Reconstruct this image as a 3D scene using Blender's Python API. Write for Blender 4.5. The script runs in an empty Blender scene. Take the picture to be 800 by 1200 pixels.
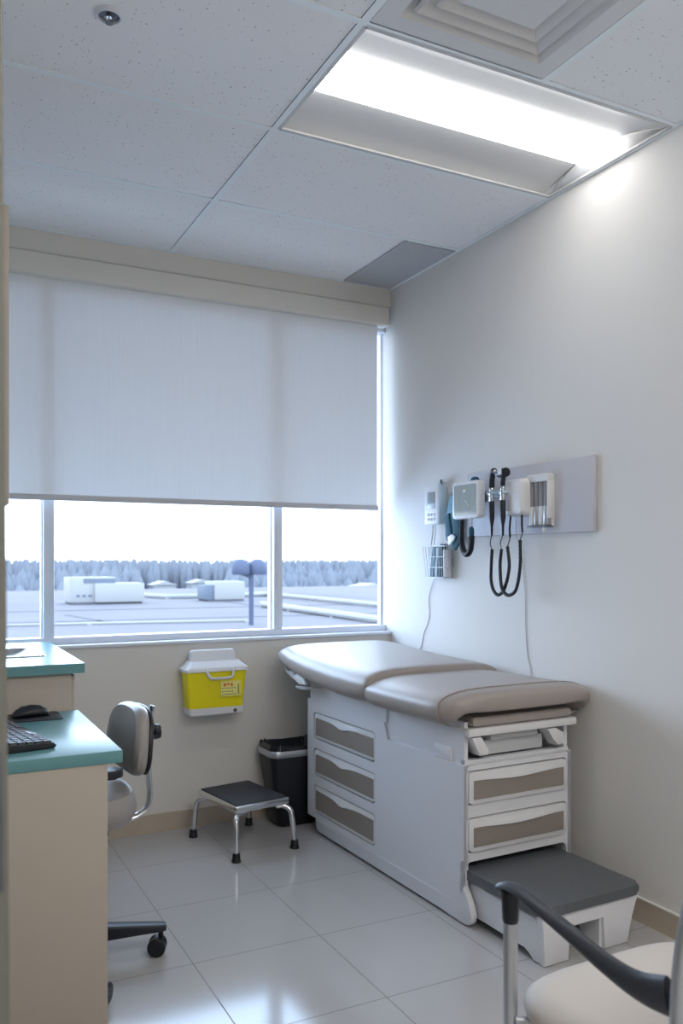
import bpy, bmesh, math, random
from mathutils import Vector, Matrix
random.seed(7)
PI = math.pi
col = bpy.context.scene.collection

# ------------------------------------------------------------------ materials
def pmat(name, c, rough=.5, metal=0., var=.04, vscale=6., bump=0., bscale=60., emit=None, spec=.5, coat=0., alpha=None, sheen=0.):
    m = bpy.data.materials.new(name); m.use_nodes = True
    nt = m.node_tree; N = nt.nodes; L = nt.links
    b = N['Principled BSDF']
    tc = N.new('ShaderNodeTexCoord')
    no = N.new('ShaderNodeTexNoise'); no.inputs['Scale'].default_value = vscale; no.inputs['Detail'].default_value = 3
    L.new(tc.outputs['Object'], no.inputs['Vector'])
    mx = N.new('ShaderNodeMix'); mx.data_type = 'RGBA'
    mx.inputs[6].default_value = tuple(max(0, v*(1-var)) for v in c)+(1,)
    mx.inputs[7].default_value = tuple(min(1, v*(1+var)) for v in c)+(1,)
    L.new(no.outputs['Fac'], mx.inputs[0]); L.new(mx.outputs[2], b.inputs['Base Color'])
    b.inputs['Roughness'].default_value = rough; b.inputs['Metallic'].default_value = metal
    b.inputs['Specular IOR Level'].default_value = spec
    if coat: b.inputs['Coat Weight'].default_value = coat; b.inputs['Coat Roughness'].default_value = .1
    if sheen: b.inputs['Sheen Weight'].default_value = sheen
    if alpha is not None: b.inputs['Alpha'].default_value = alpha
    if bump:
        n2 = N.new('ShaderNodeTexNoise'); n2.inputs['Scale'].default_value = bscale; n2.inputs['Detail'].default_value = 4
        L.new(tc.outputs['Object'], n2.inputs['Vector'])
        bp = N.new('ShaderNodeBump'); bp.inputs['Strength'].default_value = bump; bp.inputs['Distance'].default_value = .004
        L.new(n2.outputs['Fac'], bp.inputs['Height']); L.new(bp.outputs['Normal'], b.inputs['Normal'])
    if emit:
        b.inputs['Emission Color'].default_value = tuple(emit[:3])+(1,); b.inputs['Emission Strength'].default_value = emit[3]
    return m

M = {}
M['wall'] = pmat('wall_paint', (.68, .665, .645), .75, var=.015, bump=.02, bscale=220)
M['backwall'] = pmat('wall_paint_window_side', (.67, .65, .62), .75, var=.015, bump=.02, bscale=220)
M['bulk'] = pmat('bulkhead_paint', (.70, .675, .625), .75, var=.015)
M['white'] = pmat('white_plastic', (.72, .72, .735), .38, var=.02)
M['whitetable'] = pmat('table_enamel', (.70, .71, .75), .36, var=.015)
M['cavity_shade'] = pmat('dark_cavity_shade', (.03, .033, .045), .8)  # near-black colour stands in for shade inside the table's hollows
M['greyplastic'] = pmat('light_grey_plastic', (.52, .53, .55), .45)
M['vinyl'] = pmat('taupe_vinyl', (.335, .295, .275), .37, var=.03, bump=.12, bscale=420)
M['vinylside'] = pmat('taupe_panel', (.27, .235, .21), .45, var=.05)
M['chairvinyl'] = pmat('grey_vinyl', (.30, .28, .27), .38, var=.03, bump=.1, bscale=420)
M['cream'] = pmat('cream_upholstery', (.55, .51, .475), .6, var=.03, bump=.15, bscale=500)
M['black'] = pmat('black_plastic', (.011, .013, .019), .4, spec=.4)
M['blackmat'] = pmat('black_rubber', (.03, .033, .042), .6, bump=.3, bscale=300)
M['bag'] = pmat('black_bin_liner', (.012, .013, .018), .22)
M['darkgrey'] = pmat('dark_grey_plastic', (.075, .085, .105), .42)
M['chrome'] = pmat('chrome', (.78, .79, .80), .16, metal=1., var=.02)
M['steel'] = pmat('stainless_steel', (.62, .63, .64), .26, metal=1., var=.05)
M['alu'] = pmat('silver_painted_tube', (.50, .52, .56), .34, metal=.75)
M['teal'] = pmat('teal_laminate', (.125, .30, .32), .33, var=.06, vscale=40, spec=.5)
M['creamlam'] = pmat('cream_laminate', (.46, .405, .345), .55, var=.02)
M['panel'] = pmat('grey_wall_board', (.52, .515, .56), .5, var=.02)
M['yellow'] = pmat('yellow_plastic', (.80, .70, .0), .38, var=.05)
M['lidwhite'] = pmat('translucent_white_lid', (.74, .76, .80), .3, var=.03)
M['paleyellow'] = pmat('pale_label', (.82, .76, .22), .55)
M['red'] = pmat('red_print', (.72, .18, .05), .6)
M['ink'] = pmat('dark_print', (.10, .09, .09), .6)
M['frame'] = pmat('window_frame_white', (.68, .72, .80), .4, var=.02)
M['tbar'] = pmat('ceiling_grid_white', (.82, .87, .895), .5, var=.02)
M['fixture'] = pmat('light_reflector_white', (.56, .56, .56), .45, var=.01)
M['lens'] = pmat('lit_lens', (.9, .9, .9), .5, emit=(1., .985, .96, 5.1))
M['vent'] = pmat('diffuser_white', (.66, .66, .67), .5, var=.02)
M['fascia'] = pmat('blind_fascia', (.66, .635, .58), .6, var=.01)
M['hem'] = pmat('blind_hem', (.50, .50, .52), .6)
M['basebrd'] = pmat('beige_tile_skirting', (.47, .40, .32), .3, var=.08, vscale=9)
M['baseedge'] = pmat('skirting_edge', (.72, .70, .66), .4)
M['door'] = pmat('door_paint', (.15, .153, .135), .5, var=.02)
M['tealcuff'] = pmat('dark_teal_fabric', (.012, .085, .13), .7)
M['paleteal'] = pmat('pale_teal_fabric', (.16, .32, .40), .7)
M['paleblue'] = pmat('pale_blue_plastic', (.48, .62, .74), .4)
M['screen'] = pmat('lcd_screen', (.30, .33, .33), .2)
M['dial'] = pmat('dial_face', (.33, .37, .36), .12, coat=.5)
M['amber'] = pmat('dial_print', (.55, .50, .30), .5)
M['clear'] = pmat('grey_clear_tube', (.27, .27, .30), .15, spec=.6)
M['wire'] = pmat('white_coated_wire', (.66, .68, .72), .35)
M['cord'] = pmat('grey_cord', (.42, .42, .46), .5)
M['roof'] = pmat('roof_membrane', (.175, .168, .19), .9, var=.12, vscale=.3)
M['roofseam'] = pmat('roof_seam', (.11, .11, .13), .9)
M['hvac'] = pmat('white_sheet_metal', (.36, .37, .38), .6)
M['hvacdark'] = pmat('louvre_blue_grey', (.13, .17, .23), .6)
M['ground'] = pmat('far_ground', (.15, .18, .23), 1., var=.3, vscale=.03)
M['trees'] = pmat('haze_tinted_trees', (.195, .218, .26), 1., var=.2, vscale=.2)  # distance haze is painted into this blue-grey tree colour
M['dome'] = pmat('grey_blue_dome', (.075, .10, .17), .6)
M['drawerwhite'] = pmat('drawer_front_white', (.70, .705, .725), .36, var=.015)
M['latch'] = pmat('dull_latch_metal', (.13, .135, .15), .5, metal=.6)
M['armblack'] = pmat('black_arm_rubber', (.028, .032, .042), .4)
M['keycap'] = pmat('keycap_black', (.05, .055, .07), .22)

def rubber_tread():
    m = pmat('dark_grey_ribbed_rubber', (.105, .115, .13), .42)
    nt = m.node_tree; N = nt.nodes; L = nt.links
    tc = N.new('ShaderNodeTexCoord'); w = N.new('ShaderNodeTexWave'); w.inputs['Scale'].default_value = 34; w.bands_direction = 'X'
    L.new(tc.outputs['Object'], w.inputs['Vector'])
    w2 = N.new('ShaderNodeTexWave'); w2.inputs['Scale'].default_value = 34; w2.bands_direction = 'Y'
    L.new(tc.outputs['Object'], w2.inputs['Vector'])
    a = N.new('ShaderNodeMath'); a.operation = 'MULTIPLY'; L.new(w.outputs['Fac'], a.inputs[0]); L.new(w2.outputs['Fac'], a.inputs[1])
    bp = N.new('ShaderNodeBump'); bp.inputs['Strength'].default_value = .6; bp.inputs['Distance'].default_value = .003
    L.new(a.outputs[0], bp.inputs['Height']); L.new(bp.outputs['Normal'], N['Principled BSDF'].inputs['Normal'])
    return m
M['tread'] = rubber_tread()

def math_node(nt, op, a, b=None):
    n = nt.nodes.new('ShaderNodeMath'); n.operation = op
    for i, v in enumerate((a, b)):
        if v is None: continue
        if isinstance(v, (int, float)): n.inputs[i].default_value = v
        else: nt.links.new(v, n.inputs[i])
    return n.outputs[0]

def floor_mat():
    m = pmat('polished_floor_tile', (.44, .435, .44), .12, var=.03, vscale=3., spec=.38)
    nt = m.node_tree; N = nt.nodes; L = nt.links
    b = N['Principled BSDF']
    tc = N.new('ShaderNodeTexCoord'); sx = N.new('ShaderNodeSeparateXYZ'); L.new(tc.outputs['Object'], sx.inputs[0])
    def line(o, off, per):
        f = math_node(nt, 'FRACT', math_node(nt, 'DIVIDE', math_node(nt, 'SUBTRACT', o, off-20*per), per))
        d = math_node(nt, 'MINIMUM', f, math_node(nt, 'SUBTRACT', 1., f))
        return math_node(nt, 'LESS_THAN', math_node(nt, 'MULTIPLY', d, per), .0017)
    g = math_node(nt, 'MAXIMUM', line(sx.outputs[0], .786, .4435), line(sx.outputs[1], 3.033, .4555))
    old = b.inputs['Base Color'].links[0].from_socket
    mx = N.new('ShaderNodeMix'); mx.data_type = 'RGBA'; mx.inputs[7].default_value = (.21, .19, .18, 1)
    L.new(g, mx.inputs[0]); L.new(old, mx.inputs[6]); L.new(mx.outputs[2], b.inputs['Base Color'])
    r = math_node(nt, 'ADD', math_node(nt, 'MULTIPLY', g, .5), .12); L.new(r, b.inputs['Roughness'])
    return m
M['floor'] = floor_mat()

def ceiling_mat():
    m = pmat('speckled_ceiling_tile', (.84, .845, .86), .9, var=.02)
    nt = m.node_tree; N = nt.nodes; L = nt.links
    b = N['Principled BSDF']; tc = N.new('ShaderNodeTexCoord')
    v = N.new('ShaderNodeTexVoronoi'); v.inputs['Scale'].default_value = 78; L.new(tc.outputs['Object'], v.inputs['Vector'])
    sc = N.new('ShaderNodeSeparateColor'); L.new(v.outputs['Color'], sc.inputs[0])
    thr = math_node(nt, 'MULTIPLY', math_node(nt, 'POWER', sc.outputs[0], 2.), .22)
    dot = math_node(nt, 'LESS_THAN', v.outputs['Distance'], thr)
    old = b.inputs['Base Color'].links[0].from_socket
    mx = N.new('ShaderNodeMix'); mx.data_type = 'RGBA'; mx.inputs[7].default_value = (.36, .34, .34, 1)
    L.new(dot, mx.inputs[0]); L.new(old, mx.inputs[6]); L.new(mx.outputs[2], b.inputs['Base Color'])
    return m
M['ceiling'] = ceiling_mat()

def perforated():
    m = pmat('grey_perforated_grille', (.33, .34, .36), .6, var=.02)
    nt = m.node_tree; N = nt.nodes; L = nt.links
    b = N['Principled BSDF']; tc = N.new('ShaderNodeTexCoord')
    v = N.new('ShaderNodeTexChecker'); v.inputs['Scale'].default_value = 110; L.new(tc.outputs['Object'], v.inputs['Vector'])
    v.inputs[1].default_value = (.50, .51, .53, 1); v.inputs[2].default_value = (.36, .37, .39, 1)
    L.new(v.outputs['Color'], b.inputs['Base Color'])
    return m
M['grille'] = perforated()

def glass_mat():
    m = bpy.data.materials.new('window_glass'); m.use_nodes = True
    nt = m.node_tree; N = nt.nodes; L = nt.links; N.clear()
    o = N.new('ShaderNodeOutputMaterial'); t = N.new('ShaderNodeBsdfTransparent'); t.inputs[0].default_value = (.93, .96, .98, 1)
    g = N.new('ShaderNodeBsdfGlossy'); g.inputs['Roughness'].default_value = .01
    fr = N.new('ShaderNodeFresnel'); fr.inputs[0].default_value = 1.45
    mx = N.new('ShaderNodeMixShader'); L.new(fr.outputs[0], mx.inputs[0]); L.new(t.outputs[0], mx.inputs[1]); L.new(g.outputs[0], mx.inputs[2])
    L.new(mx.outputs[0], o.inputs[0]); return m
M['glass'] = glass_mat()

def fabric_mat():
    m = bpy.data.materials.new('solar_screen_fabric'); m.use_nodes = True
    nt = m.node_tree; N = nt.nodes; L = nt.links; N.clear()
    o = N.new('ShaderNodeOutputMaterial')
    tc = N.new('ShaderNodeTexCoord'); mp = N.new('ShaderNodeMapping'); mp.inputs['Scale'].default_value = (90, 90, 3)
    no = N.new('ShaderNodeTexNoise'); no.inputs['Scale'].default_value = 1.; L.new(tc.outputs['Object'], mp.inputs[0]); L.new(mp.outputs[0], no.inputs['Vector'])
    cr = N.new('ShaderNodeMix'); cr.data_type = 'RGBA'; cr.inputs[6].default_value = (.70, .685, .65, 1); cr.inputs[7].default_value = (.76, .745, .71, 1)
    L.new(no.outputs['Fac'], cr.inputs[0])
    d = N.new('ShaderNodeBsdfDiffuse'); L.new(cr.outputs[2], d.inputs[0])
    tl = N.new('ShaderNodeBsdfTranslucent'); tl.inputs[0].default_value = (.55, .62, .72, 1)
    t = N.new('ShaderNodeBsdfTransparent'); t.inputs[0].default_value = (.5, .68, 1, 1)
    m1 = N.new('ShaderNodeMixShader'); m1.inputs[0].default_value = FAB_TRANSLUCENT; L.new(d.outputs[0], m1.inputs[1]); L.new(tl.outputs[0], m1.inputs[2])
    m2 = N.new('ShaderNodeMixShader'); m2.inputs[0].default_value = FAB_OPEN; L.new(m1.outputs[0], m2.inputs[1]); L.new(t.outputs[0], m2.inputs[2])
    L.new(m2.outputs[0], o.inputs[0]); return m
FAB_TRANSLUCENT = .09; FAB_OPEN = .012
M['fabric'] = fabric_mat()

# ------------------------------------------------------------------ mesh helpers
def catmull(pts, k=6):
    P = [Vector(p) for p in pts]; out = []
    for i in range(len(P)-1):
        p0 = P[i-1] if i else P[0]*2-P[1]; p1, p2 = P[i], P[i+1]; p3 = P[i+2] if i+2 < len(P) else P[-1]*2-P[-2]
        for j in range(k):
            t = j/k
            out.append(.5*((2*p1)+(p2-p0)*t+(2*p0-5*p1+4*p2-p3)*t*t+(3*p1-p0-3*p2+p3)*t**3))
    out.append(P[-1]); return out

def rrect(x0, y0, x1, y1, r, n=6):
    pts = []
    for cx, cy, a0 in ((x1-r, y1-r, 0), (x0+r, y1-r, 90), (x0+r, y0+r, 180), (x1-r, y0+r, 270)):
        for i in range(n+1):
            a = math.radians(a0+90*i/n); pts.append((cx+r*math.cos(a), cy+r*math.sin(a)))
    return pts

class MB:
    def __init__(s): s.bm = bmesh.new()
    def add(s, b, T=None):
        bmesh.ops.recalc_face_normals(b, faces=b.faces)
        if T is not None: b.transform(T)
        me = bpy.data.meshes.new('t'); b.to_mesh(me); b.free(); s.bm.from_mesh(me); bpy.data.meshes.remove(me); return s
    def box(s, x0, y0, z0, x1, y1, z1, bev=0, seg=2, T=None):
        b = bmesh.new(); bmesh.ops.create_cube(b, size=1)
        for v in b.verts: v.co = Vector(((x0+x1)/2+v.co.x*(x1-x0), (y0+y1)/2+v.co.y*(y1-y0), (z0+z1)/2+v.co.z*(z1-z0)))
        if bev: bmesh.ops.bevel(b, geom=list(b.edges), offset=bev, segments=seg, profile=.5, affect='EDGES')
        return s.add(b, T)
    def prism(s, pts, axis, h0, h1, bev=0, seg=2, T=None):
        b = bmesh.new()
        def mk(p, h): return {'x': (h, p[0], p[1]), 'y': (p[0], h, p[1]), 'z': (p[0], p[1], h)}[axis]
        lo = [b.verts.new(mk(p, h0)) for p in pts]; hi = [b.verts.new(mk(p, h1)) for p in pts]
        n = len(pts)
        f0 = b.faces.new(lo[::-1]); f1 = b.faces.new(hi)
        for i in range(n): b.faces.new((lo[i], lo[(i+1) % n], hi[(i+1) % n], hi[i]))
        if bev:
            es = list(f0.edges)+list(f1.edges)
            bmesh.ops.bevel(b, geom=es, offset=bev, segments=seg, profile=.5, affect='EDGES')
        return s.add(b, T)
    def tube(s, pts, r, n=10, cap=True, closed=False, up=None):
        P = [Vector(p) for p in pts]; k = len(P)
        R = r if isinstance(r, (list, tuple)) else [r]*k
        if len(R) != k: R = [R[min(len(R)-1, int(i*len(R)/k))] for i in range(k)]
        b = bmesh.new(); rings = []
        T = []
        for i in range(k):
            if closed: d = P[(i+1) % k]-P[i-1]
            else: d = P[min(i+1, k-1)]-P[max(i-1, 0)]
            T.append(d.normalized() if d.length > 1e-9 else Vector((0, 0, 1)))
        u = None
        for i in range(k):
            t = T[i]
            if up is not None: u = Vector(up)-t*t.dot(Vector(up))
            elif u is None:
                a = Vector((0, 0, 1)) if abs(t.z) < .9 else Vector((1, 0, 0)); u = a-t*t.dot(a)
            else: u = u-t*t.dot(u)
            u.normalize(); w = t.cross(u)
            ra, rb = R[i] if isinstance(R[i], (tuple, list)) else (R[i], R[i])
            rings.append([b.verts.new(P[i]+u*ra*math.cos(2*PI*j/n)+w*rb*math.sin(2*PI*j/n)) for j in range(n)])
        m = k if closed else k-1
        for i in range(m):
            A, B = rings[i], rings[(i+1) % k]
            for j in range(n): b.faces.new((A[j], A[(j+1) % n], B[(j+1) % n], B[j]))
        if cap and not closed: b.faces.new(rings[0][::-1]); b.faces.new(rings[-1])
        return s.add(b)
    def cyl(s, p, q, r, r2=None, n=20):
        return s.tube([p, q], [r, r if r2 is None else r2], n)
    def loft(s, rings, cap=True, closed=True, T=None):
        b = bmesh.new(); V = [[b.verts.new(p) for p in ring] for ring in rings]
        n = len(V[0])
        for A, B in zip(V, V[1:]):
            for j in range(n if closed else n-1): b.faces.new((A[j], A[(j+1) % n], B[(j+1) % n], B[j]))
        if cap: b.faces.new(V[0][::-1]); b.faces.new(V[-1])
        return s.add(b, T)
    def lathe(s, prof, c=(0, 0, 0), n=24, T=None):
        rings = [[(c[0]+r*math.cos(2*PI*j/n), c[1]+r*math.sin(2*PI*j/n), c[2]+z) for j in range(n)] for r, z in prof]
        return s.loft(rings, True, True, T)
    def ball(s, c, r, sub=2, T=None):
        b = bmesh.new(); bmesh.ops.create_icosphere(b, subdivisions=sub, radius=1)
        rr = r if isinstance(r, tuple) else (r, r, r)
        for v in b.verts: v.co = Vector((c[0]+v.co.x*rr[0], c[1]+v.co.y*rr[1], c[2]+v.co.z*rr[2]))
        return s.add(b, T)
    def quad(s, *p):
        b = bmesh.new(); b.faces.new([b.verts.new(v) for v in p]); me = bpy.data.meshes.new('t'); b.to_mesh(me); b.free(); s.bm.from_mesh(me); bpy.data.meshes.remove(me); return s
    def cell(s, o, inner, depth, mp, back=True):
        """flat rectangle o=(a0,b0,a1,b1) with a rounded-rectangle hole of given depth; mp(a,b,d) -> xyz"""
        b = bmesh.new(); n = 6
        a0, b0, a1, b1, r = inner; ip = rrect(a0, b0, a1, b1, r, n); op = []
        for c in range(4):
            for i in range(n+1):
                x, y = ip[c*(n+1)+i]
                e = [('x', o[2]), ('y', o[3]), ('x', o[0]), ('y', o[1])]
                first, second = e[c], e[(c+1) % 4]
                def put(k, val, x, y): return (val, y) if k == 'x' else (x, val)
                if i < n/2: q = put(*first, x, y)
                elif i > n/2: q = put(*second, x, y)
                else: q = put(*second, *put(*first, x, y))
                op.append(q)
        O = [b.verts.new(mp(x, y, 0)) for x, y in op]; I = [b.verts.new(mp(x, y, 0)) for x, y in ip]; D = [b.verts.new(mp(x, y, depth)) for x, y in ip]
        k = len(ip)
        for i in range(k):
            j = (i+1) % k
            b.faces.new((O[i], O[j], I[j], I[i])); b.faces.new((I[i], I[j], D[j], D[i]))
        if back: b.faces.new(D)
        me = bpy.data.meshes.new('t'); b.to_mesh(me); b.free(); s.bm.from_mesh(me); bpy.data.meshes.remove(me); return s
    def build(s, name, mat, parent=None, ang=38, **tags):
        bm = s.bm
        bmesh.ops.remove_doubles(bm, verts=bm.verts, dist=1e-6)
        for f in bm.faces: f.smooth = True
        for e in bm.edges:
            e.smooth = len(e.link_faces) != 2 or e.calc_face_angle(0) < math.radians(ang)
        me = bpy.data.meshes.new(name); bm.to_mesh(me); bm.free()
        o = bpy.data.objects.new(name, me); col.objects.link(o); me.materials.append(mat)
        if parent is not None: o.parent = parent
        for k, v in tags.items(): o[k] = v
        return o

def thing(name, label, cat, loc=(0, 0, 0), rz=0., group=None):
    o = bpy.data.objects.new(name, None); col.objects.link(o); o.location = loc; o.rotation_euler = (0, 0, rz); o.empty_display_size = .05
    o['label'] = label; o['category'] = cat
    if group: o['group'] = group
    return o
def tag(o, label, cat, group=None):
    o['label'] = label; o['category'] = cat
    if group: o['group'] = group
    return o
def struct(mb, name, mat): return mb.build(name, mat, kind='structure')

# ------------------------------------------------------------------ room
XL, XR, YB, YF, HC = -.10, 2.29, 3.911, -1.3, 2.74
struct(MB().box(XL-.2, YF-.2, -.1, XR+.2, YB+.14, 0), 'floor', M['floor'])
struct(MB().box(XR, YF-.2, 0, XR+.15, YB+.095, HC+.1), 'wall_right', M['wall'])
struct(MB().box(XL-.15, YF-.2, 0, XL, YB+.14, HC+.1), 'wall_left', M['wall'])
struct(MB().box(XL, YF-.15, 0, XR, YF, HC+.1), 'wall_front', M['wall'])
ZS = .885
struct(MB().box(XL, YB, 0, XR, YB+.14, ZS).box(XR, YB+.095, -.1, XR+.15, YB+.14, ZS), 'wall_back', M['backwall'])
struct(MB().box(XL, YB, 2.645, XR, YB+.14, HC+.1).box(XL, YB+.07, 2.54, XR, YB+.14, 2.645), 'trim_1', M['bulk'])
# window sill
struct(MB().box(XL, YB-.012, ZS-.004, XR, YB+.09, ZS+.012, .004), 'trim_2', M['frame'])
# window
W = bpy.data.objects.new('window_1', None); col.objects.link(W); W['kind'] = 'structure'; W.location = (1.1, YB+.06, ZS)
def wpart(mb, name, mat):
    o = mb.build(name, mat, W); o.matrix_parent_inverse = Matrix.Translation((-1.1, -(YB+.06), -ZS)); return o
fy0, fy1 = YB+.05, YB+.12
wpart(MB().box(XL, fy0, ZS+.012, XR, fy1, .928, .003).box(XL, fy0, 2.52, XR, fy1, 2.60, .003).box(2.278, fy0+.04, .928, XR, fy1, 2.52).box(XL, fy0, .928, XL+.03, fy1, 2.52), 'frame', M['frame'])
for xa, xb in ((.517, .563), (1.633, 1.680)):
    wpart(MB().box(xa, fy0, .928, xb, fy1, 2.52, .003).box(xa-.006, fy0+.035, .928, xa, fy1, 2.52), 'mullion', M['frame'])
for xa, xb in ((XL+.03, .517), (.563, 1.633), (1.68, 2.278)):
    wpart(MB().quad((xa, YB+.1, .928), (xb, YB+.1, .928), (xb, YB+.1, 2.52), (xa, YB+.1, 2.52)), 'pane', M['glass'])
# skirting
struct(MB().box(XL, YB-.01, 0, XR, YB, .082).box(XL, YB-.0112, .082, XR, YB, .086), 'baseboard_back', M['basebrd'])
struct(MB().box(XR-.01, YF, 0, XR, YB-.01, .082), 'baseboard_right', M['basebrd'])
struct(MB().box(XR-.0115, YF, .082, XR, YB-.01, .087), 'trim_3', M['baseedge'])

# ceiling with openings for the light and the air diffuser
LX0, LX1, LY0, LY1 = 1.10, 2.272, 2.012, 2.622
DX0, DX1, DY0, DY1 = 1.10, 1.695, 1.40, 1.988
c = MB()
def cq(x0, y0, x1, y1): c.quad((x0, y0, HC), (x0, y1, HC), (x1, y1, HC), (x1, y0, HC))
cq(XL, YF, DX0, YB); cq(DX0, LY1, XR, YB); cq(LX1, LY0, XR, LY1); cq(LX0, DY1, XR, LY0); cq(DX1, DY0, XR, DY1); cq(DX0, YF, XR, DY0)
struct(c, 'ceiling', M['ceiling'])
g = MB(); t0, t1 = HC-.003, HC+.001
g.box(1.073, YF, t0, 1.098, YB, t1)
for y in (3.262, 2.636, 2.0, 1.385, .76, .14, -.5):
    g.box(XL, y-.012, t0, 1.073, y+.012, t1); g.box(1.098, y-.012, t0, XR-.016, y+.012, t1)
g.box(1.698, 1.397, t0, 1.722, 1.988, t1)
g.box(XL, YB-.02, t0, 1.073, YB, t1).box(1.098, YB-.02, t0, XR-.016, YB, t1); g.box(XR-.016, YF, t0, XR, YB, t1)
struct(g, 'trim_4', M['tbar'])

# door leaf standing open, latch edge towards the viewer
d = MB().prism([(.050, .955), (.0955, .955), (.0955, 1.78), (.050, 1.78)], 'z', .008, 2.1)
dm = d.build('door_1', M['door'], kind='structure')
for v in dm.data.vertices: v.co.x += (1.275-v.co.z)*.0070-.0085
lp = MB().box(.054, .9525, .925, .0835, .956, 1.072, .001); lpo = lp.build('latch_plate', M['latch'], dm, label='dark metal latch plate')
bl = MB().box(.060, .945, .975, .076, .954, 1.02, .002).build('latch_bolt', M['latch'], lpo)

# ------------------------------------------------------------------ ceiling things
T = thing('ceiling_light', 'recessed fluorescent ceiling light with bright white lens above exam table', 'ceiling light', (1.686, 2.317, HC))
hx, hy = (LX1-LX0)/2, (LY1-LY0)/2
rf = MB()
for sgn in (-1, 1):
    prof = [(sgn*hy, 0.), (sgn*hy*.985, .006), (sgn*.24, .024), (sgn*.17, .038), (sgn*.112, .047)]
    rf.loft([[(x, y, z) for y, z in prof] for x in (-hx+.012, hx-.03)], cap=False, closed=False)
for sgn, ins in ((-1, .012), (1, .03)):
    ep = MB()
    xe = sgn*(hx-ins)
    ep.quad((sgn*hx, -hy, 0), (sgn*hx, hy, 0), (xe, .112, .047), (xe, -.112, .047))
    ep.quad((sgn*hx, -hy, 0), (xe, -hy, 0), (xe, -.112, .047), (xe, -.17, .038)); ep.quad((sgn*hx, hy, 0), (xe, hy, 0), (xe, .112, .047), (xe, .17, .038))
    ep.build('end_plate', M['white'], T)
rf.build('reflector', M['fixture'], T)
hs = MB().box(-hx-.004, -hy-.004, .085, hx+.004, hy+.004, .09)
for sgn in (-1, 1): hs.box(sgn*(hx+.003)-.001, -hy, 0.002, sgn*(hx+.003)+.001, hy, .088); hs.box(-hx, sgn*(hy+.003)-.001, 0.002, hx, sgn*(hy+.003)+.001, .088)
hs.build('housing', M['fixture'], T)
fr = MB()
for sgn in (-1, 1): fr.box(-hx, sgn*hy-.007, -.004, hx, sgn*hy+.007, .003); fr.box(sgn*hx-.006, -hy, -.004, sgn*hx+.006, hy, .003)
fr.build('frame', M['fixture'], T)
rings = []
for x, k in ((-hx+.012, 1), (hx-.075, 1), (hx-.05, .98), (hx-.034, .9), (hx-.022, .7), (hx-.016, .35)):
    rings.append([(x, .112*math.cos(PI*j/14)*(.75+.25*k), .05-.036*k*math.sin(PI*j/14)) for j in range(15)])
MB().loft(rings, cap=True).build('lens', M['lens'], T)

T = thing('ceiling_air_diffuser', 'square white stepped air diffuser in ceiling beside the light', 'air vent', (1.3975, 1.694, HC))
def sqring(mb, a0, z0, a1, z1):
    p = [(-1, -1), (1, -1), (1, 1), (-1, 1)]
    for i in range(4):
        (x, y), (u, v) = p[i], p[(i+1) % 4]
        mb.quad((x*a0, y*a0, z0), (u*a0, v*a0, z0), (u*a1, v*a1, z1), (x*a1, y*a1, z1))
f = MB(); sqring(f, .2975, -.003, .2975, .06); sqring(f, .2975, -.003, .240, -.003); sqring(f, .240, -.003, .222, .022); sqring(f, .222, .022, .20, .030)
f.quad((-.2975, -.2975, .06), (.2975, -.2975, .06), (.2975, .2975, .06), (-.2975, .2975, .06)); f.build('frame', M['vent'], T)
for a in (.212, .168):
    r = MB(); sqring(r, a, .004, a-.006, -.003); sqring(r, a-.006, -.003, a-.034, .024); sqring(r, a-.034, .024, a-.055, .03); sqring(r, a, .004, a-.01, .028); r.build('louvre', M['vent'], T)
r = MB(); sqring(r, .125, .004, .119, -.003); r.quad((-.119, -.119, -.003), (-.119, .119, -.003), (.119, .119, -.003), (.119, -.119, -.003)); sqring(r, .125, .004, .118, .028); r.build('center_plate', M['vent'], T)

tag(MB().box(1.993, 3.276, HC-.007, 2.272, 3.888, HC-.002).build('return_grille', M['grille']), 'flat grey perforated grille in the ceiling corner above the window', 'air vent')

T = thing('fire_sprinkler', 'chrome fire sprinkler head in round white ceiling cup', 'sprinkler', (.465, 2.284, HC))
MB().lathe([(.028, .001), (.028, -.008), (.030, -.0095), (.036, -.005), (.040, -.001), (.040, .001)], n=32).build('escutcheon', M['frame'], T)
MB().lathe([(.028, -.0015), (.028, -.0005)], n=28).build('recess_shade', M['darkgrey'], T)  # flat dark disc painted as the shade inside the cup
sp = MB().cyl((0, 0, 0), (0, 0, -.008), .007)
for sgn in (-1, 1): sp.tube(catmull([(sgn*.006, sgn*.004, -.003), (sgn*.012, sgn*.007, -.010), (sgn*.008, sgn*.005, -.018), (0, 0, -.022)]), .0022, 8)
sp.build('sprinkler_frame', M['steel'], T)
MB().lathe([(.003, -.0245), (.010, -.024), (.011, -.023), (.003, -.022)], n=20).build('deflector', M['latch'], T)
MB().cyl((0, 0, -.006), (0, 0, -.021), .002, n=10).build('glass_bulb', M['amber'], T)

# ------------------------------------------------------------------ blind
T = thing('roller_blind', 'pale screen roller blind pulled halfway down over the window', 'blind', (1.08, YB, 1.55))
ox = -1.08
MB().prism(rrect(-.028, .985, .045, 1.087, .012), 'x', XL+.002+ox, 2.264+ox).build('cassette', M['fascia'], T)
MB().quad((XL+.01+ox, .012, .016), (2.215+ox, .012, .016), (2.215+ox, .012, 1.0), (XL+.01+ox, .012, 1.0)).build('fabric', M['fabric'], T)
MB().box(XL+.01+ox, .003, -.004, 2.219+ox, .021, .022, .004).build('hem_bar', M['hem'], T)

# ------------------------------------------------------------------ examination table
T = thing('examination_table', 'medical examination table with taupe padded top and drawer base by right wall', 'exam table', (1.715, 2.40, 0), math.radians(1.8))
side = lambda a, b, dd: (dd, a, b)          # near long side: a along the table, b up
front = lambda a, b, dd: (a, .02+dd, b)
body = MB()
Z2, Z1 = .622, .556
UB = .503
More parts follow.
